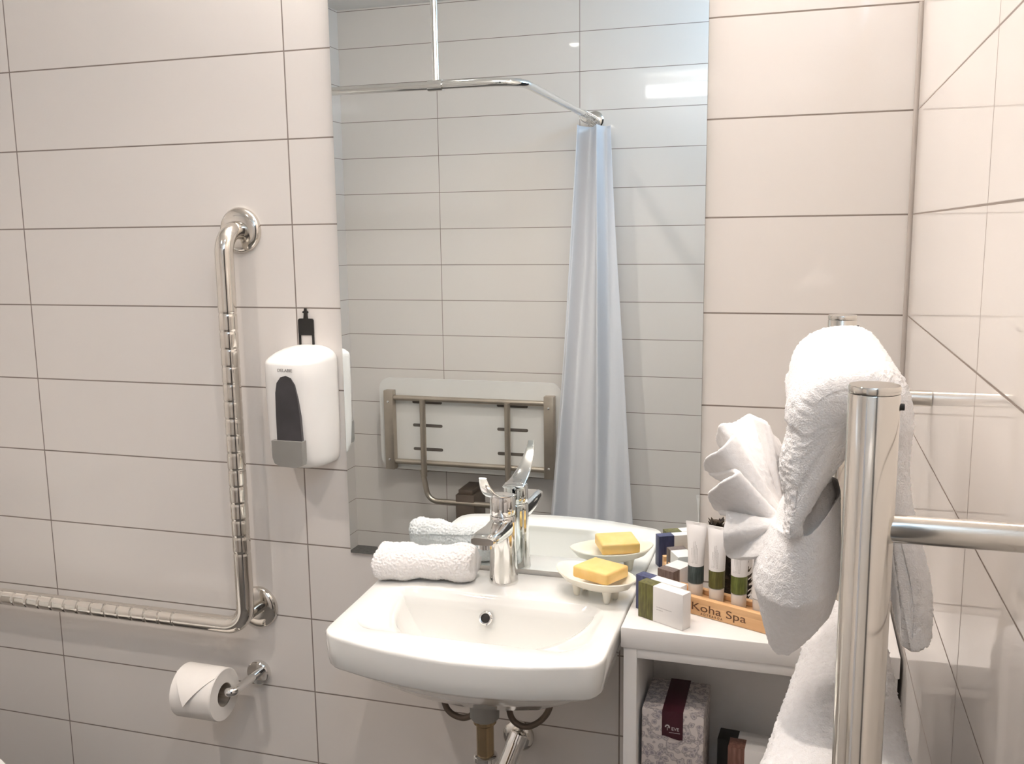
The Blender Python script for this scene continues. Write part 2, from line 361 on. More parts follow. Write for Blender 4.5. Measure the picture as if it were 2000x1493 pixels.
# ------------------------------------------------------------------ grab bar
t = thing('grab_bar', 'chrome L-shaped grab bar with ridged grip on the tiled wall', 'grab bar', (-1.14, 0, 0.665))
yb = -0.06
path = arc_path([(-1.14, -0.012, 1.412), (-1.14, yb, 1.412), (-1.14, yb, 0.668), (-1.95, yb, 0.668), (-1.95, -0.012, 0.668)], 0.042, 10)
path = resample(path, 0.0016)
def gr(i):
    p = path[i]; r = 0.0165
    s = None
    if abs(p.x + 1.14) < 0.002 and 0.80 < p.z < 1.29: s = p.z
    if abs(p.z - 0.668) < 0.002 and p.x < -1.27 and p.x > -1.85: s = p.x
    if s is not None:
        k = (s / 0.032) % 1.0; r -= 0.0011 * math.exp(-((k - 0.5) / 0.07) ** 2)
    return r
obj('rail', tube(BM(), path, gr, 24), m_steel, t)
fl = [(0.041, 0.0005), (0.0415, -0.006), (0.038, -0.011), (0.030, -0.0135), (0.020, -0.0145)]
for c in ((-1.14, 0, 1.412), (-1.95, 0, 0.668)):
    obj('flange', lathe(BM(), fl, c, 'Y'), m_steel, t)
b = BM(); lathe(b, fl, (-1.148, 0, 0.685), 'Y'); obj('flange', b, m_steel, t)
obj('stem', tube(BM(), arc_path([(-1.148, -0.01, 0.685), (-1.146, -0.045, 0.685), (-1.148, -0.062, 0.69)], 0.01, 4), 0.012, 16), m_steel, t)

# ------------------------------------------------------------------ soap dispenser
t = thing('soap_dispenser', 'white wall-mounted soap dispenser with dark window and grey push button', 'soap dispenser', (-0.9985, 0, 0.975))
xc = -1.011
def disp_loop(z, w, y0, d, n=40, p=3.4):
    out = [(xc + w, y0, z), (xc + w, -0.0008, z), (xc - w, -0.0008, z), (xc - w, y0, z)]
    out = []
    for k in range(n + 1):
        a = PI * k / n; cx = math.cos(a); sy = math.sin(a)
        out.append((xc + w * math.copysign(abs(cx) ** (2 / p), cx), -0.0008 - d * abs(sy) ** (2 / p), z))
    return out
lv = [(0.990, 0.030, .040), (0.9885, 0.040, .056), (0.991, .0470, .074), (0.999, .0515, .086), (1.01, .0535, .092), (1.05, .0550, .097), (1.11, .0555, .099), (1.15, .0555, .0995), (1.178, .0552, .099), (1.183, .0545, .096), (1.188, .052, .086), (1.194, .0465, .068), (1.199, .038, .048), (1.2025, .026, .028), (1.204, .012, .012)]
bm = BM(); rings(bm, [disp_loop(z, ww, 0, d) for z, ww, d in lv])
obj('body', bm, m_plastic, t, angle=50)
def win_out(y):
    pts = [(-0.0245, 1.046), (-0.0245, 1.09), (-0.0235, 1.13), (-0.020, 1.148), (-0.012, 1.158), (-0.002, 1.161), (0.008, 1.157), (0.015, 1.145), (0.0195, 1.12), (0.023, 1.085), (0.0245, 1.046)]
    return [(xc + 0.0085 + a, b_) for a, b_ in pts]
obj('window', prism(BM(), win_out(0), -0.1015, -0.095, 0.0008), m_window, t)
bt = [(-0.028, 1.046), (0.0275, 1.046), (0.0275, 1.01), (0.026, 1.003), (0.014, 0.999), (-0.014, 1.0), (-0.024, 1.005), (-0.0275, 1.015)]
obj('push_button', prism(BM(), [(xc + .006 + a * 1.08, b_) for a, b_ in bt], -0.1075, -0.092, 0.003), m_grey, t)
bm = place(text_bm('DELABIE', 0.0078, 0.0003), basis((xc + 0.005, -0.1001, 1.1675), (1, 0, 0), (0, 0, 1), (0, -1, 0)))
obj('lettering', bm, m_print, t, False)

bm = BM(); hx = -1.0155
prism(bm, rrect(hx - .0155, hx + .0155, 1.221, 1.2515, .004), -0.0035, -0.0006)
prism(bm, [(hx - .0042, 1.251), (hx + .0042, 1.251), (hx + .0028, 1.262), (hx + .003, 1.2665), (hx - .003, 1.2665), (hx - .0028, 1.262)], -0.0035, -0.0006)
prism(bm, rrect(hx - .0055, hx + .0055, 1.2612, 1.2650, .001, 2), -0.0036, -0.0006)
prism(bm, rrect(hx - .0022, hx + .0022, 1.266, 1.2705, .001, 2), -0.0035, -0.0006)
for sx in (-1, 1):
    a = hx + sx * .0135; prism(bm, [(a - .0018, 1.2165), (a + .0018, 1.2165), (a + .0018, 1.223), (a - .0018, 1.223)], -0.0035, -0.0006)
    prism(bm, [(a - .0018, 1.195), (a + .0018, 1.195), (a + .0018, 1.217), (a - .0018, 1.217)], -0.0035, -0.0006)
obj('dispenser_key', bm, m_black, None, False, 'flat black plastic key with two prongs behind the soap dispenser', 'key')

# ------------------------------------------------------------------ toilet roll and holder
t = thing('toilet_roll_holder', 'chrome toilet roll holder with round wall flange below the grab bar', 'toilet roll holder', (-1.15, 0, 0.548))
obj('flange', lathe(BM(), [(0.024, 0.0003), (0.024, -0.010), (0.022, -0.012), (0.012, -0.0125)], (-1.155, 0, 0.548), 'Y'), m_chrome, t)
obj('arm', tube(BM(), resample(arc_path([(-1.155, -0.010, 0.548), (-1.155, -0.094, 0.548), (-1.270, -0.094, 0.548)], 0.014, 8), 0.01), 0.0085, 20), m_chrome, t)
obj('end_cap', lathe(BM(), [(0.011, 0), (0.012, -0.003), (0.010, -0.006)], (-1.268, -0.094, 0.548), 'X'), m_chrome, t)
rx0, rx1, rr_, rc = -1.262, -1.174, 0.050, (-0.094, 0.5425)
t = thing('toilet_roll', 'white toilet roll with its end sheet folded to a point', 'toilet roll', (-1.228, rc[0], rc[1] - rr_))
bm = BM()
lathe(bm, [(0.0225, 0), (rr_ - .002, 0), (rr_, .002), (rr_, rx1 - rx0 - .002), (rr_ - .002, rx1 - rx0), (0.0225, rx1 - rx0)], (rx0, rc[0], rc[1]), 'X', 64, False, False)
obj('paper', bm, m_paper, t)
bm = BM(); lathe(bm, [(0.0225, .001), (0.0225, rx1 - rx0 - .001), (0.0212, rx1 - rx0 - .001), (0.0212, .001), (0.0225, .001)], (rx0, rc[0], rc[1]), 'X', 40, False, False)
obj('core', bm, m_kraft, t)
# folded point lying on the front of the roll
bm = BM()
def onroll(x, a, off): return Vector((x, rc[0] - (rr_ + off) * math.cos(a), rc[1] + (rr_ + off) * math.sin(a)))
tri = [(rx0 + .001, 1.15), (rx1 - .001, 1.05), (rx0 + 0.037, -0.05)]
n = 14; g = {}
for i in range(n + 1):
    for j in range(n + 1 - i):
        u, v = i / n, j / n; ww = 1 - u - v
        x = tri[0][0] * ww + tri[1][0] * u + tri[2][0] * v; a = tri[0][1] * ww + tri[1][1] * u + tri[2][1] * v
        lift = 0.0016 + 0.007 * v * v
        g[i, j] = (bm.verts.new(onroll(x, a, lift)), bm.verts.new(onroll(x, a, lift - 0.0012)))
for i in range(n):
    for j in range(n - i):
        for s in (0, 1):
            bm.faces.new([g[i, j][s], g[i + 1, j][s], g[i, j + 1][s]])
            if i + j < n - 1: bm.faces.new([g[i + 1, j][s], g[i + 1, j + 1][s], g[i, j + 1][s]])
bnd = [(i, 0) for i in range(n + 1)] + [(n - j, j) for j in range(1, n + 1)] + [(0, n - k) for k in range(1, n)]
for p, q in zip(bnd, bnd[1:] + bnd[:1]): bm.faces.new([g[p][0], g[q][0], g[q][1], g[p][1]])
obj('folded_sheet', bm, m_paper, t)

# ------------------------------------------------------------------ toilet (its seat just enters the frame)
t = thing('toilet', 'white ceramic toilet against the left wall beside the grab bar', 'toilet', (-1.72, -0.455, 0))
def seat_loop(z, k=1.0, n=48, x0=-1.86, x1=-1.415, hw=0.19):
    out = []; cx = -1.64
    for i in range(n):
        a = 2 * PI * i / n; c, s = math.cos(a), math.sin(a)
        rx = (x1 - cx) if c > 0 else (cx - x0)
        p = 2.4 if c > 0 else 4
        out.append((cx + k * rx * math.copysign(abs(c) ** (2 / p), c), -0.455 + k * hw * math.copysign(abs(s) ** (2 / p), s), z))
    return out
bm = BM(); rings(bm, [seat_loop(0.0, .55), seat_loop(0.05, .55), seat_loop(0.2, .66), seat_loop(0.33, .88), seat_loop(0.405, .96), seat_loop(.41, .94)]); obj('bowl', bm, m_ceramic, t)
bm = BM(); rings(bm, [seat_loop(0.414, .985), seat_loop(0.417, 1.0), seat_loop(0.434, 1.0), seat_loop(.437, .985)]); obj('seat', bm, m_plastic, t)
bm = BM(); rings(bm, [seat_loop(0.441, .98), seat_loop(0.444, 1.0), seat_loop(0.460, 1.0), seat_loop(.466, .98), seat_loop(.467, .9)]); obj('lid', bm, m_plastic, t)
obj('cistern', box(BM(), LW + .001, -1.88, -0.63, -0.28, 0.40, 0.78, 0.02, 4), m_ceramic, t)
obj('cistern_lid', box(BM(), LW + .001, -1.875, -0.635, -0.275, 0.7805, 0.815, 0.01, 3), m_ceramic, t)

# ------------------------------------------------------------------ washbasin
RZ = 0.805
t = thing('washbasin', 'white ceramic wall-hung washbasin with bowed front', 'washbasin', (-0.622, 0, 0.65))
outer = [(-0.402, -0.001), (-0.402, -0.06), (-0.402, -0.19), (-0.4015, -0.27), (-0.4035, -0.303), (-0.416, -0.3225), (-0.44, -0.331), (-0.49, -0.347), (-0.545, -0.358), (-0.62, -0.363), (-0.69, -0.357), (-0.745, -0.348), (-0.79, -0.336), (-0.815, -0.328), (-0.8305, -0.315), (-0.836, -0.298), (-0.838, -0.26), (-0.843, -0.15), (-0.848, -0.05), (-0.848, -0.001)]
oc = [Vector((x, y, 0)) for x, y in outer]
oc = catmull(oc, 5)
cen = Vector((-0.62, -0.175, 0)); NT = 144
def raycast(poly, a):
    d = Vector((math.cos(a), math.sin(a), 0)); best = 0
    for p, q in zip(poly, poly[1:] + poly[:1]):
        e = q - p; den = d.x * e.y - d.y * e.x
        if abs(den) < 1e-12: continue
        f = p - cen; s = (f.x * e.y - f.y * e.x) / den; u = (f.x * d.y - f.y * d.x) / den
        if s > 0 and -1e-6 <= u <= 1 + 1e-6: best = max(best, s)
    return best
ipoly = [Vector((x, y, 0)) for x, y in rrect(-0.808, -0.436, -0.318, -0.112, 0.035, 6)]
# bow the front of the opening
for p in ipoly:
    if p.y < -0.2: p.y += 0.045 * ((p.x + 0.62) / 0.19) ** 2
dpoly = [Vector((-0.62 + 0.165 * math.cos(PI + PI * k / 30), -0.122 + 0.182 * math.sin(PI + PI * k / 30), 0)) for k in range(31)]
angs = [2 * PI * k / NT for k in range(NT)]
# make sure the square back corners are kept
for cx, cy in ((-0.402, -0.001), (-0.848, -0.001)):
    a = math.atan2(cy - cen.y, cx - cen.x) % (2 * PI); k = min(range(NT), key=lambda k: abs(angs[k] - a)); angs[k] = a
O = [raycast(oc, a) for a in angs]; I = [raycast(ipoly, a) for a in angs]; Dd = [raycast(dpoly, a) for a in angs]
Dd = [min(d, i * 0.985) for d, i in zip(Dd, I)]
def ring(rad, z): return [Vector((cen.x + r * math.cos(a), min(cen.y + r * math.sin(a), -0.001), z(a) if callable(z) else z)) for r, a in zip(rad, angs)]
def inset(R_, d): return [r - d for r in R_]
L = []
L.append(ring([r * .30 for r in O], RZ - .124))
L.append(ring([r * .55 for r in O], RZ - .113))
L.append(ring([r * .78 for r in O], RZ - .080))
L.append(ring([r * .90 for r in O], RZ - .062))
L.append(ring(inset(O, .012), RZ - .0555)); L.append(ring(inset(O, .0065), RZ - .0535)); L.append(ring(inset(O, .004), RZ - .050))
L.append(ring(inset(O, .0015), RZ - .030)); L.append(ring(O, RZ - .006)); L.append(ring(inset(O, .0006), RZ - .003)); L.append(ring(inset(O, .0018), RZ - .0008)); L.append(ring(inset(O, .0035), RZ))
L.append(ring([i + (o - i) * .5 for i, o in zip(I, O)], RZ)); L.append(ring([i + .004 for i in I], RZ - .0001)); L.append(ring([i + .001 for i in I], RZ - .0010)); L.append(ring(inset(I, .002), RZ - .0032))
for q in (.25, .5, .75): L.append(ring([i + (d - i) * q - .002 * (1 - q) for i, d in zip(I, Dd)], (lambda q: RZ - .0032 - .012 * q)(q)))
for q in (1.0, .97, .93, .88, .82, .75, .66, .56, .45, .34, .22, .12):
    L.append(ring([d * q for d in Dd], RZ - .0152 - .088 * (1 - q ** 4.4)))
bm = BM(); rings(bm, L, True, True)
obj('bowl', bm, m_ceramic, t, angle=60)
nrm = Vector((0.02, -1, 0.45)).normalized()
oc_ = Vector((-0.634, -0.1335, 0.7725))
bm = BM(); lathe(bm, [(0.0075, -0.003), (0.0078, 0.0025), (0.0098, 0.003), (0.0115, 0.0015), (0.0118, -0.004)], oc_, nrm, 32, False, False)
obj('overflow_ring', bm, m_chrome, t)
obj('overflow_hole', lathe(BM(), [(0.0076, -0.003), (0.0076, 0.0008)], oc_, nrm, 24), m_black, t)
obj('drain', lathe(BM(), [(0.02, 0.0), (0.02, 0.003), (0.016, 0.0045), (0.006, 0.005)], (-0.62, -0.175, RZ - .1030), 'Z', 28), m_chrome, t)

# ------------------------------------------------------------------ basin tap
fx, fy = -0.630, -0.046
t = thing('basin_tap', 'chrome single-lever basin tap at the back of the washbasin', 'tap', (fx, fy, RZ))
bm = BM(); lathe(bm, [(0.0255, 0.0003), (0.0258, .002), (0.0250, .005), (0.0238, .03), (0.0228, .07), (0.0222, .108), (0.0218, .1175), (0.0205, .119)], (fx, fy, RZ), 'Z', 48)
obj('body', bm, m_chrome, t)
# spout: flattened loft towards the bowl
secs = [(-0.040, .906, .0200, .0165), (-0.062, .905, .0210, .0160), (-0.085, .9055, .0210, .0140), (-0.110, .9080, .0220, .0125), (-0.135, .911, .0225, .0105), (-0.151, .912, .0215, .0085), (-0.157, .912, .0190, .0060)]
loops = []
for y, z, hw, hh in secs:
    loops.append([(fx + hw * math.copysign(abs(math.cos(2 * PI * k / 28)) ** .6, math.cos(2 * PI * k / 28)), y, z + hh * math.copysign(abs(math.sin(2 * PI * k / 28)) ** .6, math.sin(2 * PI * k / 28)) - .0005) for k in range(28)])
bm = BM(); rings(bm, loops); obj('spout', bm, m_chrome, t, angle=55)
obj('outlet', lathe(BM(), [(0.0115, 0), (0.0118, -.008), (0.0095, -.009)], (fx, -0.139, .904), 'Z', 28), m_chrome, t)
bm = BM(); lathe(bm, [(0.0200, .1195), (0.0215, .1215), (0.0218, .130), (0.0216, .150), (0.0200, .1535), (0.012, .156)], (fx, fy, RZ), 'Z', 48)
cap = obj('handle_cap', bm, m_chrome, t)
prof = catmull([(fx, -0.026, .9555), (fx, -0.046, .9585), (fx, -0.07, .963), (fx, -0.098, .972), (fx, -0.122, .985), (fx, -0.138, .999), (fx, -0.148, 1.0145)], 5)
fr = frames(prof); loops = []; n = len(prof)
for i, p in enumerate(prof):
    s = i / (n - 1); hw = 0.0205 - 0.0140 * s; hh = .0032 - .0012 * s
    if i == 0: hw = .010
    tt, a, b_ = fr[i]; up = tt.cross(Vector((1, 0, 0))); up = up if up.z > 0 or up.y > 0 else -up
    up = Vector((0, -tt.z, tt.y)); up = -up if up.z < 0 else up
    loops.append([p + Vector((1, 0, 0)) * (hw * math.cos(2 * PI * k / 20)) + up * (hh * math.copysign(abs(math.sin(2 * PI * k / 20)) ** .7, math.sin(2 * PI * k / 20))) for k in range(20)])
bm = BM(); rings(bm, loops); obj('lever', bm, m_chrome, t, angle=60)

# ------------------------------------------------------------------ waste pipe, hoses, valve
t = thing('waste_trap', 'dull metal waste pipe and trap hanging under the washbasin', 'waste pipe', (-0.632, -0.175, 0.30))
dx, dy = -0.6245, -0.175
obj('collar', lathe(BM(), [(0.024, 0), (0.0245, -.002), (0.0245, -.026), (0.021, -.030)], (dx, dy, 0.648), 'Z', 12), m_grey, t)
obj('tailpiece', lathe(BM(), [(0.019, 0), (0.019, -.014), (0.0145, -.018), (0.0145, -.17)], (dx, dy, 0.626), 'Z', 28), m_brass, t)
obj('clamp_ring', lathe(BM(), [(0.017, 0), (0.0195, -.002), (0.0195, -.010), (0.017, -.012)], (dx, dy, 0.556), 'Z', 28), m_chrome, t)
obj('bottle', lathe(BM(), [(0.019, 0), (0.030, -.004), (0.031, -.09), (0.024, -.1)], (dx, dy, 0.46), 'Z', 28), m_brass, t)
t = thing('angle_valve', 'chrome angle valve with wall flange behind the waste pipe', 'valve', (-0.605, 0, 0.46))
obj('flange', lathe(BM(), [(0.029, 0.0003), (0.029, -.005), (0.023, -.012), (0.014, -.014)], (-0.620, 0, 0.494), 'Y'), m_steel, t)
obj('body', tube(BM(), [(-0.620, -0.012, 0.494), (-0.614, -0.05, 0.505)], 0.012, 18), m_chrome, t)
obj('elbow', tube(BM(), arc_path([(-0.606, -0.045, 0.522), (-0.610, -0.052, 0.510), (-0.640, -0.085, 0.425)], 0.01, 5), 0.017, 18), m_chrome, t)
for i, pts in enumerate(([(-0.708, -0.15, 0.668), (-0.705, -0.15, 0.625), (-0.694, -0.15, 0.605), (-0.671, -0.15, 0.599), (-0.653, -0.15, 0.611), (-0.648, -0.148, 0.640), (-0.648, -0.145, 0.672)], [(-0.598, -0.13, 0.675), (-0.597, -0.13, 0.617), (-0.588, -0.13, 0.594), (-0.566, -0.13, 0.588), (-0.541, -0.13, 0.604), (-0.526, -0.13, 0.631), (-0.521, -0.13, 0.675)])):
    obj('supply_hose', tube(BM(), catmull(pts, 8), 0.0052, 14), m_bronze, None, True, ('braided hose looping under the basin left of the waste pipe', 'braided hose looping under the basin right of the waste pipe')[i], 'hose', 'supply hoses under the basin')

# ------------------------------------------------------------------ rolled face towel on the basin
bm = BM(); NX, NA = 190, 200; loops = []
for i in range(NX + 1):
    s = i / NX; x = -0.846 + 0.170 * s
    base = 0.030 + 0.0022 * math.sin(s * 9) + 0.0015 * math.sin(s * 23 + 1)
    e = min(1, min(s, 1 - s) / 0.06); base *= (0.80 + 0.20 * math.sqrt(max(0, 1 - (1 - e) ** 2)))
    y = -0.088 + 0.028 * s; z = RZ + 0.0305 + 0.0015 * s
    lp = []
    for k in range(NA):
        a = 2 * PI * k / NA
        r = base * (1 + 0.05 * math.sin(2 * a + 1.2 + s * 2)) + (0.0025 if 0.2 < (a - s * .6) % (2 * PI) < 1.2 else 0)
        lp.append((x + 0.002 * math.sin(3 * a + 2), y + r * 1.02 * math.cos(a), max(RZ + 0.0012, z + r * 1.02 * math.sin(a))))
    loops.append(lp)
rings(bm, loops)
fluff(obj('rolled_towel', bm, m_terry, None, True, 'small white towel rolled up on the left of the washbasin', 'towel', angle=180), 0.0042, 0.0035)

# ------------------------------------------------------------------ soap dish and soap
dc = Vector((-0.4615, -0.0745, RZ)); dr = math.radians(-23)
t = thing('soap_dish', 'cream oval footed soap dish on the right of the washbasin', 'soap dish', dc, rz=dr)
def dish_ring(a_, b_, z, n=56, lift=0.0):
    out = []
    for k in range(n):
        th = 2 * PI * k / n; c, s = math.cos(th), math.sin(th)
        x = a_ * c; y = b_ * math.copysign(abs(s) ** 1.12, s); out.append((x, y, z + lift * abs(c) ** 5))
    return out
bm = BM()
rings(bm, [dish_ring(.022, .014, .0185), dish_ring(.045, .026, .020), dish_ring(.062, .037, .027), dish_ring(.0735, .0445, .0375, lift=.003), dish_ring(.0755, .046, .0395, lift=.003), dish_ring(.0745, .045, .041, lift=.003), dish_ring(.068, .041, .0385, lift=.003), dish_ring(.056, .034, .030), dish_ring(.04, .024, .0245), dish_ring(.02, .012, .0235)])
obj('bowl', bm, m_dish, t, local=True, angle=70)
for sx in (-1, 1):
    for sy in (-1, 1):
        obj('foot', lathe(BM(), [(0.0040, 0.0003), (0.0052, .003), (0.0070, .014), (0.0090, .0235)], (sx * .030, sy * .012, 0), 'Z', 16), m_dish, t, local=True)
bm = box(BM(), -.0345, .0345, -.0315, .0315, -.010, .010, .004, 3)
mt = Matrix.Translation((-0.4525, -0.079, RZ + .0470)) @ Matrix.Rotation(math.radians(-24), 4, 'Z') @ Matrix.Rotation(math.radians(-2), 4, 'X')
place(bm, mt)
obj('soap_bar', bm, m_soap, None, True, 'yellow rectangular bar of soap lying in the cream dish', 'soap')

# ------------------------------------------------------------------ open shelf unit
SZ = 0.808
t = thing('shelf_unit', 'white open shelf unit between washbasin and towel rail', 'shelf unit', (-0.2, -0.095, 0))
obj('top_panel', box(BM(), -0.3985, -0.004, -0.19, -0.001, SZ - .032, SZ, .0012), m_board, t)
obj('side_panel', box(BM(), -0.3945, -0.374, -0.188, -0.002, 0.002, SZ - .0322, .001), m_board, t)
obj('side_panel', box(BM(), -0.026, -0.006, -0.188, -0.002, 0.002, SZ - .0322, .001), m_board, t)
obj('rail', box(BM(), -0.3738, -0.0262, -0.1875, -0.17, SZ - .0478, SZ - .0322, .0008), m_board, t)
obj('back_panel', box(BM(), -0.3738, -0.0262, -0.010, -0.003, 0.05, SZ - .0322), m_board, t)
for z in (0.50, 0.22): obj('shelf', box(BM(), -0.3738, -0.0262, -0.186, -0.0102, z - .018, z, .001), m_board, t)

# cartons: local x along the length, coloured end at x<0
def carton(name, label, loc, ang, L_, W_, H_, frac, mc, group='boxed toiletries', text=True, tilt=0):
    t = thing(name, label, 'box', loc, group, rz=math.radians(ang))
    obj('carton', box(BM(), -L_ / 2, L_ / 2, -W_ / 2, W_ / 2, 0.0004, H_, .0006), m_card, t, local=True)
    b = box(BM(), -L_ / 2 - .0003, -L_ / 2 + L_ * frac, -W_ / 2 - .0003, W_ / 2 + .0003, 0.0003, H_ + .0003, .0006)
    obj('printed_band', b, mc, t, local=True, label='patterned coloured end')
    if text:
        b = BM()
        for zz, a0, a1 in ((.43, .42, .74), (.36, .42, .56)):
            x = -L_ / 2 + L_ * a0
            while x < -L_ / 2 + L_ * a1:
                wd = random.uniform(.0012, .0022); box(b, x, x + wd, -W_ / 2 - .0002, -W_ / 2 - .00005, H_ * zz, H_ * zz + .0013); x += wd + .0007
        obj('lettering', b, m_faint, t, False, local=True)
    return t
carton('soap_carton', 'white soap box with olive end standing at the front of the shelf', (-0.3385, -0.1515, SZ), -28.5, .083, .021, .0565, .34, m_olive)
carton('soap_carton', 'white soap box with navy end standing behind the olive one', (-0.3475, -0.1225, SZ), -27.5, .083, .0185, .0565, .34, m_navy)
carton('soap_carton', 'small white box with brown end standing beside the wooden rack', (-0.336, -0.043, SZ), 62, .054, .030, .051, .34, m_brownp, text=False)

# wooden rack with text
ra = math.atan2(-0.156 + 0.109, -0.189 + 0.302)
rk = Vector((-0.262, -0.1025, SZ))
t = thing('tube_rack', 'pale wooden rack engraved Koha Spa holding the tubes', 'rack', rk, rz=ra)
RL = 0.110
bm = BM(); box(bm, -RL, RL * .95, -.0235, .0235, 0.0004, .020, .001)
box(bm, -RL, RL * .95, -.0235, -.0125, .018, .0285, .001); 
obj('front_block', bm, m_wood, t, local=True)
obj('back_ledge', box(BM(), -RL, RL * .95, .0135, .0235, .0205, .0285, .001), m_wood, t, local=True)
b = place(text_bm('Koha Spa', 0.0205, .0002, 'LEFT', 1.0), basis((-.034, -.0238, .0088), (1.2, 0, 0), (0, 0, .85), (0, -1, 0)))
obj('lettering', b, m_burn, t, False, local=True)
b = place(text_bm('AOTEAROA', 0.0050, .0002, 'LEFT', 1.6), basis((-.017, -.0238, .0030), (1, 0, 0), (0, 0, 1), (0, -1, 0)))
obj('small_lettering', b, m_burn, t, False, local=True)

def toiletry_tube(label, loc, mc, ang, group='toiletry tubes in the wooden rack'):
    t = thing('toiletry_tube', label, 'tube', loc, group, rz=math.radians(ang))
    r = .0125
    obj('cap', lathe(BM(), [(r - .002, .0005), (r - .0012, .002), (r - .0008, .0235), (r - .002, .0245)], (0, 0, 0), 'Z', 28), m_cap, t, local=True)
    def tl(z, f):
        hw = r + f * .0055; hd = r * (1 - f) + .0008 * f
        return [(hw * math.cos(2 * PI * k / 32), hd * math.sin(2 * PI * k / 32), z) for k in range(32)]
    b = BM(); rings(b, [tl(.025, 0), tl(.0525, 0)], False, False); obj('colour_band', b, mc, t, local=True, label='patterned coloured band')
    b = BM(); rings(b, [tl(.0526, 0), tl(.062, .04), tl(.075, .17), (tl(.09, .40)), tl(.105, .68), tl(.116, .92), tl(.117, 1), tl(.1215, 1)], True, True); obj('sleeve', b, m_tube, t, local=True)
    b = BM()
    for k, (x, z0, z1) in enumerate(((-.0035, .058, .082), (-.001, .058, .092), (.0012, .059, .092), (.0035, .058, .087), (.0055, .058, .083))):
        z = z0
        while z < z1:
            hgt = random.uniform(.001, .0018); f = .17 * smoothstep(.05, .075, z) + .25 * smoothstep(.075, .095, z); hw = r + f * .0055; hd = r * (1 - f) + .0008 * f
            y = -hd * math.sqrt(max(0, 1 - (x / hw) ** 2)) - .0004
            box(b, x, x + .0009, y, y + .0002, z, z + hgt); z += hgt + .0006
    obj('lettering', b, m_print if k == 1 else m_faint, t, False, local=True)
    return t
ca, sa = math.cos(ra), math.sin(ra)
def onrack(u, v): return (rk.x + u * ca - v * sa, rk.y + u * sa + v * ca, SZ + .0202)
for i, (u, mc, nm) in enumerate(((-.0395, m_teal, 'white tube with slate grey band, leftmost in the wooden rack'), (-.0030, m_olive, 'white tube with olive band, second in the wooden rack'), (.0345, m_olive2, 'white tube with bright green band, partly below the towel fan'), (.070, m_tube, 'white tube at the right end of the rack behind the towel'))):
    toiletry_tube(nm, onrack(u, .0008), mc, math.degrees(ra) + (6, 2, 0, 0)[i])

# dark dried cone behind the rack
t = thing('dried_cone', 'tall dark brown dried cone standing behind the tubes on the shelf', 'ornament', (-0.236, -0.044, SZ))
CH = 0.134
def cone_r(z): return .012 + .013 * math.sin(min(1, z / .05) * PI / 2) - .020 * (z / CH) ** 3
def cone_x(z): return -.036 * (z / CH) ** 1.3
bm = BM(); rings(bm, [[(cone_x(z) + cone_r(z) * math.cos(2 * PI * k / 20), cone_r(z) * math.sin(2 * PI * k / 20), z) for k in range(20)] for z in [.0005 + (CH - .0005) * q / 12 for q in range(13)]])
obj('core', bm, m_leaf, t, local=True)
bm = BM()
for k in range(150):
    z = .004 + (CH - .008) * k / 150; a = k * 2.4; r0 = cone_r(z); ln = .009
    d = Vector((math.cos(a), math.sin(a), 0)); s_ = Vector((-d.y, d.x, 0)); c = Vector((cone_x(z), 0, z)) + d * (r0 - .002)
    tip = c + d * ln + Vector((0, 0, .009)); q = [c + s_ * .005, c + d * ln * .7 + s_ * .0032 + Vector((0, 0, .004)), tip, c + d * ln * .7 - s_ * .0032 + Vector((0, 0, .004)), c - s_ * .005]
    up = [bm.verts.new(p + Vector((0, 0, .0012))) for p in q]; dn = [bm.verts.new(p) for p in q]
    bm.faces.new(up); bm.faces.new(dn[::-1])
    for j in range(5): bm.faces.new((up[j], dn[j], dn[(j + 1) % 5], up[(j + 1) % 5]))
obj('scales', bm, m_leaf, t, False, local=True)

# things on the shelf inside
t = thing('gift_box', 'lilac damask-patterned gift box with maroon ribbon inside the shelf unit', 'box', (-0.32, -0.115, 0.50))
gx0, gx1, gy0, gy1, gz = -0.3685, -0.2735, -0.170, -0.062, 0.6705
obj('carton', box(BM(), gx0, gx1, gy0, gy1, 0.5005, gz, .002), m_damask, t)
b = BM(); box(b, -.337, -.305, gy0 - .0012, gy1 + .001, gz + .0002, gz + .0012); 
pr = [(-.337, gz + .001), (-.337, gz - .040), (-.331, gz - .040), (-.318, gz - .0435), (-.310, gz - .0445), (-.305, gz - .0435), (-.305, gz + .001)]
prism(b, pr, gy0 - .0014, gy0 - .0003)
rib = obj('ribbon', b, m_maroon, t, False)
b = place(text_bm('EVE', 0.0075, .0002, 'LEFT'), basis((-.3225, gy0 - .0016, gz - .029), (1, 0, -.06), (0, 0, 1), (0, -1, 0)))
place(b, Matrix.Identity(4))
obj('lettering', b, m_whiteprint, rib, False)
b = BM()
for k in range(6):
    a = k * PI / 5 - .2; p = Vector((-.3285 + .0028 * math.cos(a), gy0 - .0016, gz - .0245 + .003 * math.sin(a)))
    lathe(b, [(.0012, 0), (.0012, -.0003)], p, 'Y', 8)
box(b, -.3289, -.3281, gy0 - .0018, gy0 - .0015, gz - .030, gz - .0245); box(b, -.326, -.309, gy0 - .0018, gy0 - .0015, gz - .0335, gz - .0330)
obj('floral_mark', b, m_whiteprint, rib, False)
carton('toiletry_carton', 'white box with black end at the back inside the shelf unit', (-0.214, -0.085, 0.5), -4, .085, .035, .098, .36, m_black, 'boxed toiletries inside the shelf unit', False)
carton('toiletry_carton', 'white box with rust brown end in front of the black one inside the shelf unit', (-0.203, -0.125, 0.5), -3, .07, .030, .108, .36, m_rust, 'boxed toiletries inside the shelf unit', False)

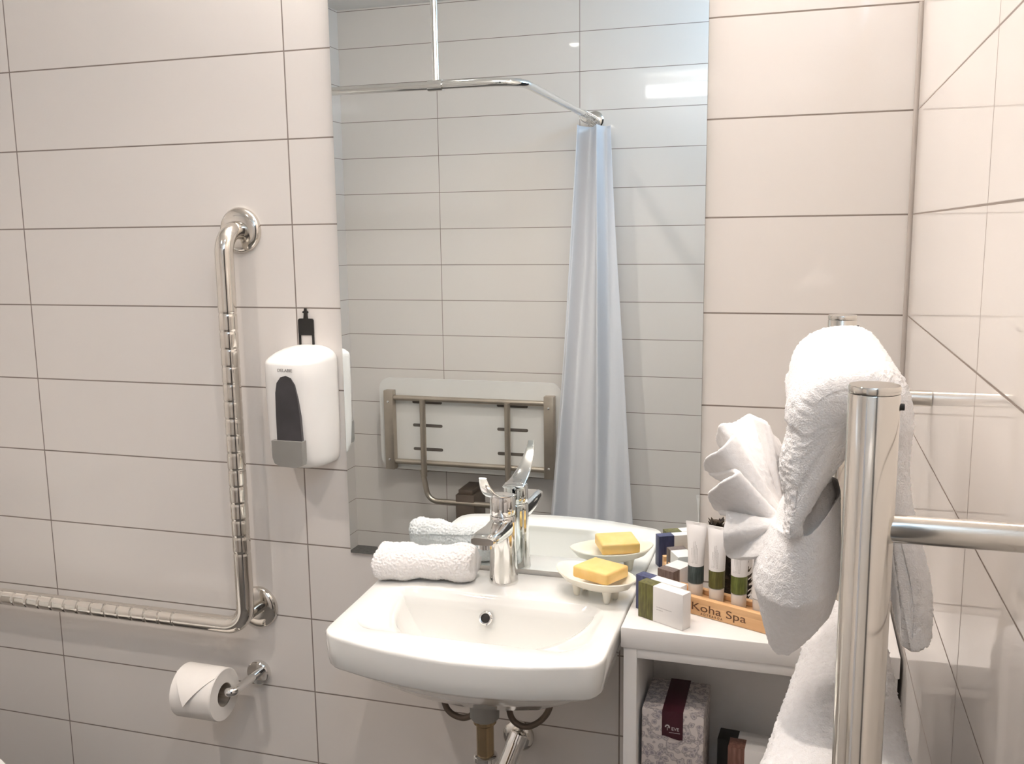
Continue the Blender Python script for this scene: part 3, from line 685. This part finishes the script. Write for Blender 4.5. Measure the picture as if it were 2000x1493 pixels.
# ------------------------------------------------------------------ towel ladder on the right wall
t = thing('towel_ladder', 'polished steel ladder towel rail standing off the right wall', 'towel rail', (-0.105, -0.59, 0.18))
for y in (-0.86, -0.32):
    p = obj('post', lathe(BM(), [(0.0162, 0.18), (0.0168, 0.181), (0.0168, 1.2915), (0.0165, 1.292)], (-0.105, y, 0), 'Z', 48), m_steel, t)
    obj('end_cap', lathe(BM(), [(0.0165, 1.2924), (0.0169, 1.293), (0.0169, 1.2965), (0.0163, 1.2975)], (-0.105, y, 0), 'Z', 48), m_steel, p)
    obj('set_screw', lathe(BM(), [(0.0024, 0.0), (0.0024, 0.0028)], (-0.0885, y, 1.283), 'X', 12), m_black, p)
    for z in (1.1985, 0.27):
        obj('wall_bracket', tube(BM(), [(-0.0915, y, z), (-0.0008, y, z)], 0.0098, 28), m_steel, t)
for z in (1.262, 0.965, 0.665, 0.365):
    obj('rung', tube(BM(), [(-0.105, -0.8455, z), (-0.105, -0.3345, z)], 0.011, 24), m_steel, t)

# ------------------------------------------------------------------ towels on the ladder
def drape(xl, xr, zt, zl, zr, y0, y1, half, ny=170, zin=None, flare=0.0, ls=1.0, diag=0.0):
    """thick folded towel hung over a rung: closed horseshoe section swept along y"""
    bm = BM(); loops = []; KP = 90 if zl > 0.9 else 200; KA = 80
    XL = xl if callable(xl) else (lambda s: xl)
    for j in range(ny + 1):
        s = j / ny; y = y0 + (y1 - y0) * s
        e = min(1, min(s, 1 - s) / 0.10); rnd = math.sqrt(max(0, 1 - (1 - e) ** 2))
        off = (1 - rnd) * 0.016
        xc_ = -0.105; zb_l = zl + diag * s; zb_r = zr
        ol, orr, top = XL(s) + off, xr - off, zt - off
        wl = xc_ - ol; wr = orr - xc_
        outer_ = []; inner_ = []
        sp = zt - 0.052
        for k in range(KP + 1):
            q = k / KP; z = zb_l + (sp - zb_l) * q; b_ = flare * (1 - q) ** 1.5
            outer_.append(Vector((ol - b_ + .003 * math.sin(q * 7 + s * 5), y, z)))
        for k in range(1, KA):
            a = PI - PI * k / KA; outer_.append(Vector((xc_ + (wl if k < KA / 2 else wr) * math.copysign(abs(math.cos(a)) ** .85, math.cos(a)), y, sp + (top - sp) * math.sin(a) ** .8)))
        for k in range(KP + 1):
            q = 1 - k / KP; z = zb_r + (sp - zb_r) * q; b_ = flare * .6 * (1 - q) ** 1.5
            outer_.append(Vector((orr + b_ + .003 * math.sin(q * 6 + s * 4), y, z)))
        gi = 0.0125
        inl = [Vector((xc_ + gi, y, zb_r + .004 + (sp - zb_r) * k / 25)) for k in range(26)]
        arcn = [Vector((xc_ + gi * math.cos(PI * k / 10), y, sp + .012 + gi * math.sin(PI * k / 10) + (0.0))) for k in range(1, 10)]
        inr = [Vector((xc_ - gi, y, sp - (sp - zb_l - .004) * k / 25)) for k in range(26)]
        loops.append(outer_ + inl + arcn + inr)
    rings(bm, loops); return bm
# upper towel: the folded body hung over the top rung
t = thing('draped_towel', 'thick white towel folded over the top rung of the towel ladder', 'towel', (-0.105, -0.64, 1.02))
bm = drape(-0.163, -0.070, 1.302, 1.166, 1.086, -0.802, -0.475, 0.05)
# the visible leg narrows to a point tucked into the pocket
for v in bm.verts:
    if v.co.z < 1.25 and v.co.x > -0.105: v.co.x += .020 * smoothstep(1.25, 1.08, v.co.z) 
    if v.co.x < -0.105 and v.co.z < 1.235:
        q = min(1, (1.235 - v.co.z) / 0.055); tgt = -0.161
        if v.co.x > tgt: v.co.x = tgt + (v.co.x - tgt) * (1 - 0.68 * q)
fluff(obj('folded_body', bm, m_terry, t, angle=180), 0.0040, 0.0032)
# pocket fold below
bm = BM(); loops = []
Lc = [(1.0345, -.162), (1.0375, -.1655), (1.042, -.1690), (1.05, -.1725), (1.07, -.1775), (1.09, -.182), (1.108, -.1865), (1.125, -.184), (1.145, -.176), (1.158, -.170)]
Rc = [(1.0345, -.155), (1.0375, -.152), (1.043, -.149), (1.05, -.1425), (1.068, -.1300), (1.085, -.119), (1.105, -.1145), (1.13, -.1145), (1.16, -.116), (1.20, -.118)]
def interp(tab, z):
    if z <= tab[0][0]: return tab[0][1]
    for (a, x), (b_, y) in zip(tab, tab[1:]):
        if z <= b_: return x + (y - x) * (z - a) / (b_ - a)
    return tab[-1][1]
NZ, NA = 90, 200
for i in range(NZ + 1):
    q = i / NZ; lp = []
    for k in range(NA):
        a = 2 * PI * k / NA; c, s = math.cos(a), math.sin(a)
        ztop = 1.150 + .034 * max(0, c) + .018 * max(0, -s); z = 1.0345 + (ztop - 1.0345) * q
        xl_, xr_ = interp(Lc, z), interp(Rc, z); mid = (xl_ + xr_) / 2; hw = (xr_ - xl_) / 2
        dep = 0.018 + 0.075 * min(1, q * 1.8) ** .7
        yy = -0.715 - (0.045 + .03 * min(1, q * 2)) * 0 
        x = mid + hw * math.copysign(abs(c) ** .8, c); y = -0.705 + (dep if s > 0 else dep * .95) * math.copysign(abs(s) ** .8, s)
        y += 0.004 * math.sin(3 * a + q * 4)
        lp.append(Vector((x, y, z)))
    loops.append(lp)
top = loops[-1]; cc = sum(top, Vector()) / len(top)
for kx, dz in ((.04, -.0005), (.07, -.005), (.12, -.004), (.2, .004), (.35, .014), (.55, .024), (.8, .030)): loops.append([p + (cc - p) * kx + Vector((0, 0, dz)) for p in top])
rings(bm, loops)
fluff(obj('pocket_fold', bm, m_terry, t, angle=180), 0.0018, 0.0028)

# the pleated fan
RIM = [(-0.1685, -0.6, 1.1935), (-0.1765, -0.62, 1.21), (-0.1814, -0.64, 1.2242), (-0.1953, -0.6, 1.2232), (-0.2109, -0.62, 1.2208), (-0.2227, -0.64, 1.2193), (-0.2274, -0.62, 1.2059), (-0.2244, -0.6, 1.192), (-0.2088, -0.67, 1.216), (-0.2223, -0.68, 1.2047), (-0.2363, -0.64, 1.1853), (-0.236, -0.62, 1.1693), (-0.2188, -0.66, 1.1799), (-0.2034, -0.71, 1.1934), (-0.2178, -0.7, 1.1793), (-0.2297, -0.67, 1.1618), (-0.2249, -0.65, 1.1412), (-0.2112, -0.69, 1.1472), (-0.2137, -0.7, 1.1324), (-0.2092, -0.68, 1.1064), (-0.1909, -0.72, 1.1176), (-0.1751, -0.74, 1.1319)]
rim = catmull(RIM, 8)
for i_, p_ in enumerate(rim): p_ += Vector((.0007 * math.sin(i_ * .45), .002 * math.sin(i_ * .33), .0009 * math.sin(i_ * .52)))
A0, A1 = Vector((-0.164, -0.655, 1.152)), Vector((-0.1680, -0.725, 1.150))
bm = BM(); NR = 26; grid = []
for i, p in enumerate(rim):
    s = i / (len(rim) - 1); a = A0.lerp(A1, s); row = []
    for k in range(NR + 1):
        q = k / NR; d = p - a
        pt = a + d * q; mid_ = math.sin(q * PI) * 0.006
        pt += Vector((0, -1, 0.3)) * mid_ * math.sin(s * 9)
        row.append(bm.verts.new(pt))
    grid.append(row)
for a, b_ in zip(grid, grid[1:]):
    for k in range(NR): bm.faces.new((a[k], a[k + 1], b_[k + 1], b_[k]))
o = obj('face_cloth', bm, m_cotton, None, True, 'white face cloth pleated into a fan and tucked into the towel pocket', 'face cloth', angle=180)
sd = o.modifiers.new('thickness', 'SOLIDIFY'); sd.thickness = 0.0045; sd.offset = 0
fluff(o, 0.0014, 0.004, 1)

# lower towel
bm = drape(lambda s: -0.184 + .056 * s, -0.052, 0.992, 0.55, 0.55, -0.835, -0.45, 0.05, flare=.022)
fluff(obj('bath_towel', bm, m_terry, None, True, 'white bath towel hanging over a lower rung of the towel ladder', 'towel', angle=180), 0.0065, 0.0042)

# ------------------------------------------------------------------ shower side (seen in the mirror)
RZL = 1.833
t = thing('shower_curtain_rail', 'chrome L-shaped shower curtain rail with a ceiling support rod', 'curtain rail', (-1.2, -1.6, RZL))
rp = resample(arc_path([(-0.948, BW + .004, RZL), (-0.948, -1.18, RZL), (LW + .004, -1.15, RZL)], 0.09, 12), .05)
obj('rail', tube(BM(), rp, .0125, 20), m_chrome, t)
obj('ceiling_rod', tube(BM(), [(-1.205, -1.173, RZL), (-1.205, -1.173, CE - .001)], .0105, 18), m_chrome, t)
obj('tee_joint', tube(BM(), [(-1.182, -1.1725, RZL), (-1.228, -1.1738, RZL)], .0165, 20), m_chrome, t)
obj('wall_flange', lathe(BM(), [(0.034, 0.0003), (0.034, .006), (0.028, .012), (0.015, .014)], (-0.948, BW, RZL), 'Y'), m_steel, t)
obj('wall_flange', lathe(BM(), [(0.034, 0.0003), (0.034, .006), (0.028, .012), (0.015, .014)], (LW, -1.15, RZL), 'X'), m_steel, t)
obj('ceiling_flange', lathe(BM(), [(0.03, -0.0003), (0.03, -.005), (0.012, -.012)], (-1.205, -1.173, CE)), m_chrome, t)
# curtain gathered near the back wall
bm = BM(); NU, NV = 160, 60; grid = []
for j in range(NV + 1):
    v = j / NV; z = 1.797 - (1.797 - 0.12) * v; row = []
    wtop = .125; wbot = .335; wd = wtop + (wbot - wtop) * v ** 1.15
    cx = -0.928 - .012 * v; 
    for i in range(NU + 1):
        u = i / NU
        x = cx + (u - .5) * wd - .012 * v * math.sin(u * 5)
        amp = .045 * (1 - .35 * v); ph = u * 2 * PI * 1.75 + .5 * v + .6
        y = -2.075 + amp * math.sin(ph) + .012 * math.sin(ph * 2.3 + 3 * v) + .010 * math.sin(v * 9 + u * 7) * v + .02 * v
        x += .012 * math.sin(ph * 1.0 + 1.2) * (1 - .2 * v)
        row.append(bm.verts.new((x, y, z)))
    grid.append(row)
for a, b_ in zip(grid, grid[1:]):
    for k in range(NU): bm.faces.new((a[k], a[k + 1], b_[k + 1], b_[k]))
t = thing('shower_curtain', 'pale blue shower curtain gathered at the wall end of its rail', 'curtain', (-0.94, -2.08, 0.12))
cu = obj('fabric', bm, m_curtain, t, angle=180)
sd = cu.modifiers.new('thickness', 'SOLIDIFY'); sd.thickness = 0.001
for k in range(8):
    y = BW + .045 + k * .022; bm = BM(); pts = [(-0.948 + .019 * math.cos(2 * PI * q / 20), y + .004 * math.sin(2 * PI * q / 20), RZL - .006 + .021 * math.sin(2 * PI * q / 20)) for q in range(21)]
    tube(bm, pts, .0014, 8, False); obj('ring', bm, m_chrome, t)

# folding shower seat
t = thing('shower_bench', 'white fold-up shower bench with steel frame on the back wall', 'shower bench', (-1.465, -2.15, 0.2))
ys = -2.118
pan = obj('seat_panel', prism(BM(), rrect(-1.868, -1.062, 0.402, 0.797, .05, 8), ys - .012, ys, .002), m_blade, t)
for x0, x1 in ((-1.716, -1.582), (-1.339, -1.206)):
    for z in (0.697, 0.597, 0.494):
        obj('drain_slot', prism(BM(), rrect(x0, x1, z - .0065, z + .0065, .006, 4), ys - .002, ys + .0012), m_slot, pan)  # dark strip whose colour stands in for shade inside the slot
yf = ys + .022
for x in (-1.812, -1.109):
    obj('end_bar', box(BM(), x - .021, x + .021, yf - .021, yf + .016, .405, .748, .003), m_satin, t)
    for z in (.45, .70): obj('bolt', lathe(BM(), [(.005, 0), (.005, .002), (.003, .003)], (x, yf + .016, z), 'Y', 12), m_chrome, t)
for z in (0.716, 0.440): obj('cross_tube', tube(BM(), [(-1.79, yf, z), (-1.13, yf, z)], .0115, 18), m_satin, t)
for x in (-1.655, -1.283): obj('upright_tube', tube(BM(), [(x, yf + .016, .715), (x, yf + .016, .385)], .0125, 18), m_satin, t)
obj('leg_hoop', tube(BM(), arc_path([(-1.663, yf + .012, .40), (-1.640, yf + .012, .278), (-1.30, yf + .012, .278), (-1.278, yf + .012, .40)], .05, 8), .0115, 18), m_satin, t)
for x in (-1.700, -1.24): obj('hinge', lathe(BM(), [(.026, 0), (.028, .01), (.022, .05)], (x, BW + .0005, .395), 'Y', 20), m_satin, t)
obj('wall_bracket', box(BM(), -1.515, -1.432, BW + .0005, -2.075, 0.10, .315, .003), m_bronze, t)
obj('wall_bracket', box(BM(), -1.505, -1.442, BW + .0005, -2.085, .3152, .335, .002), m_bronze, t)
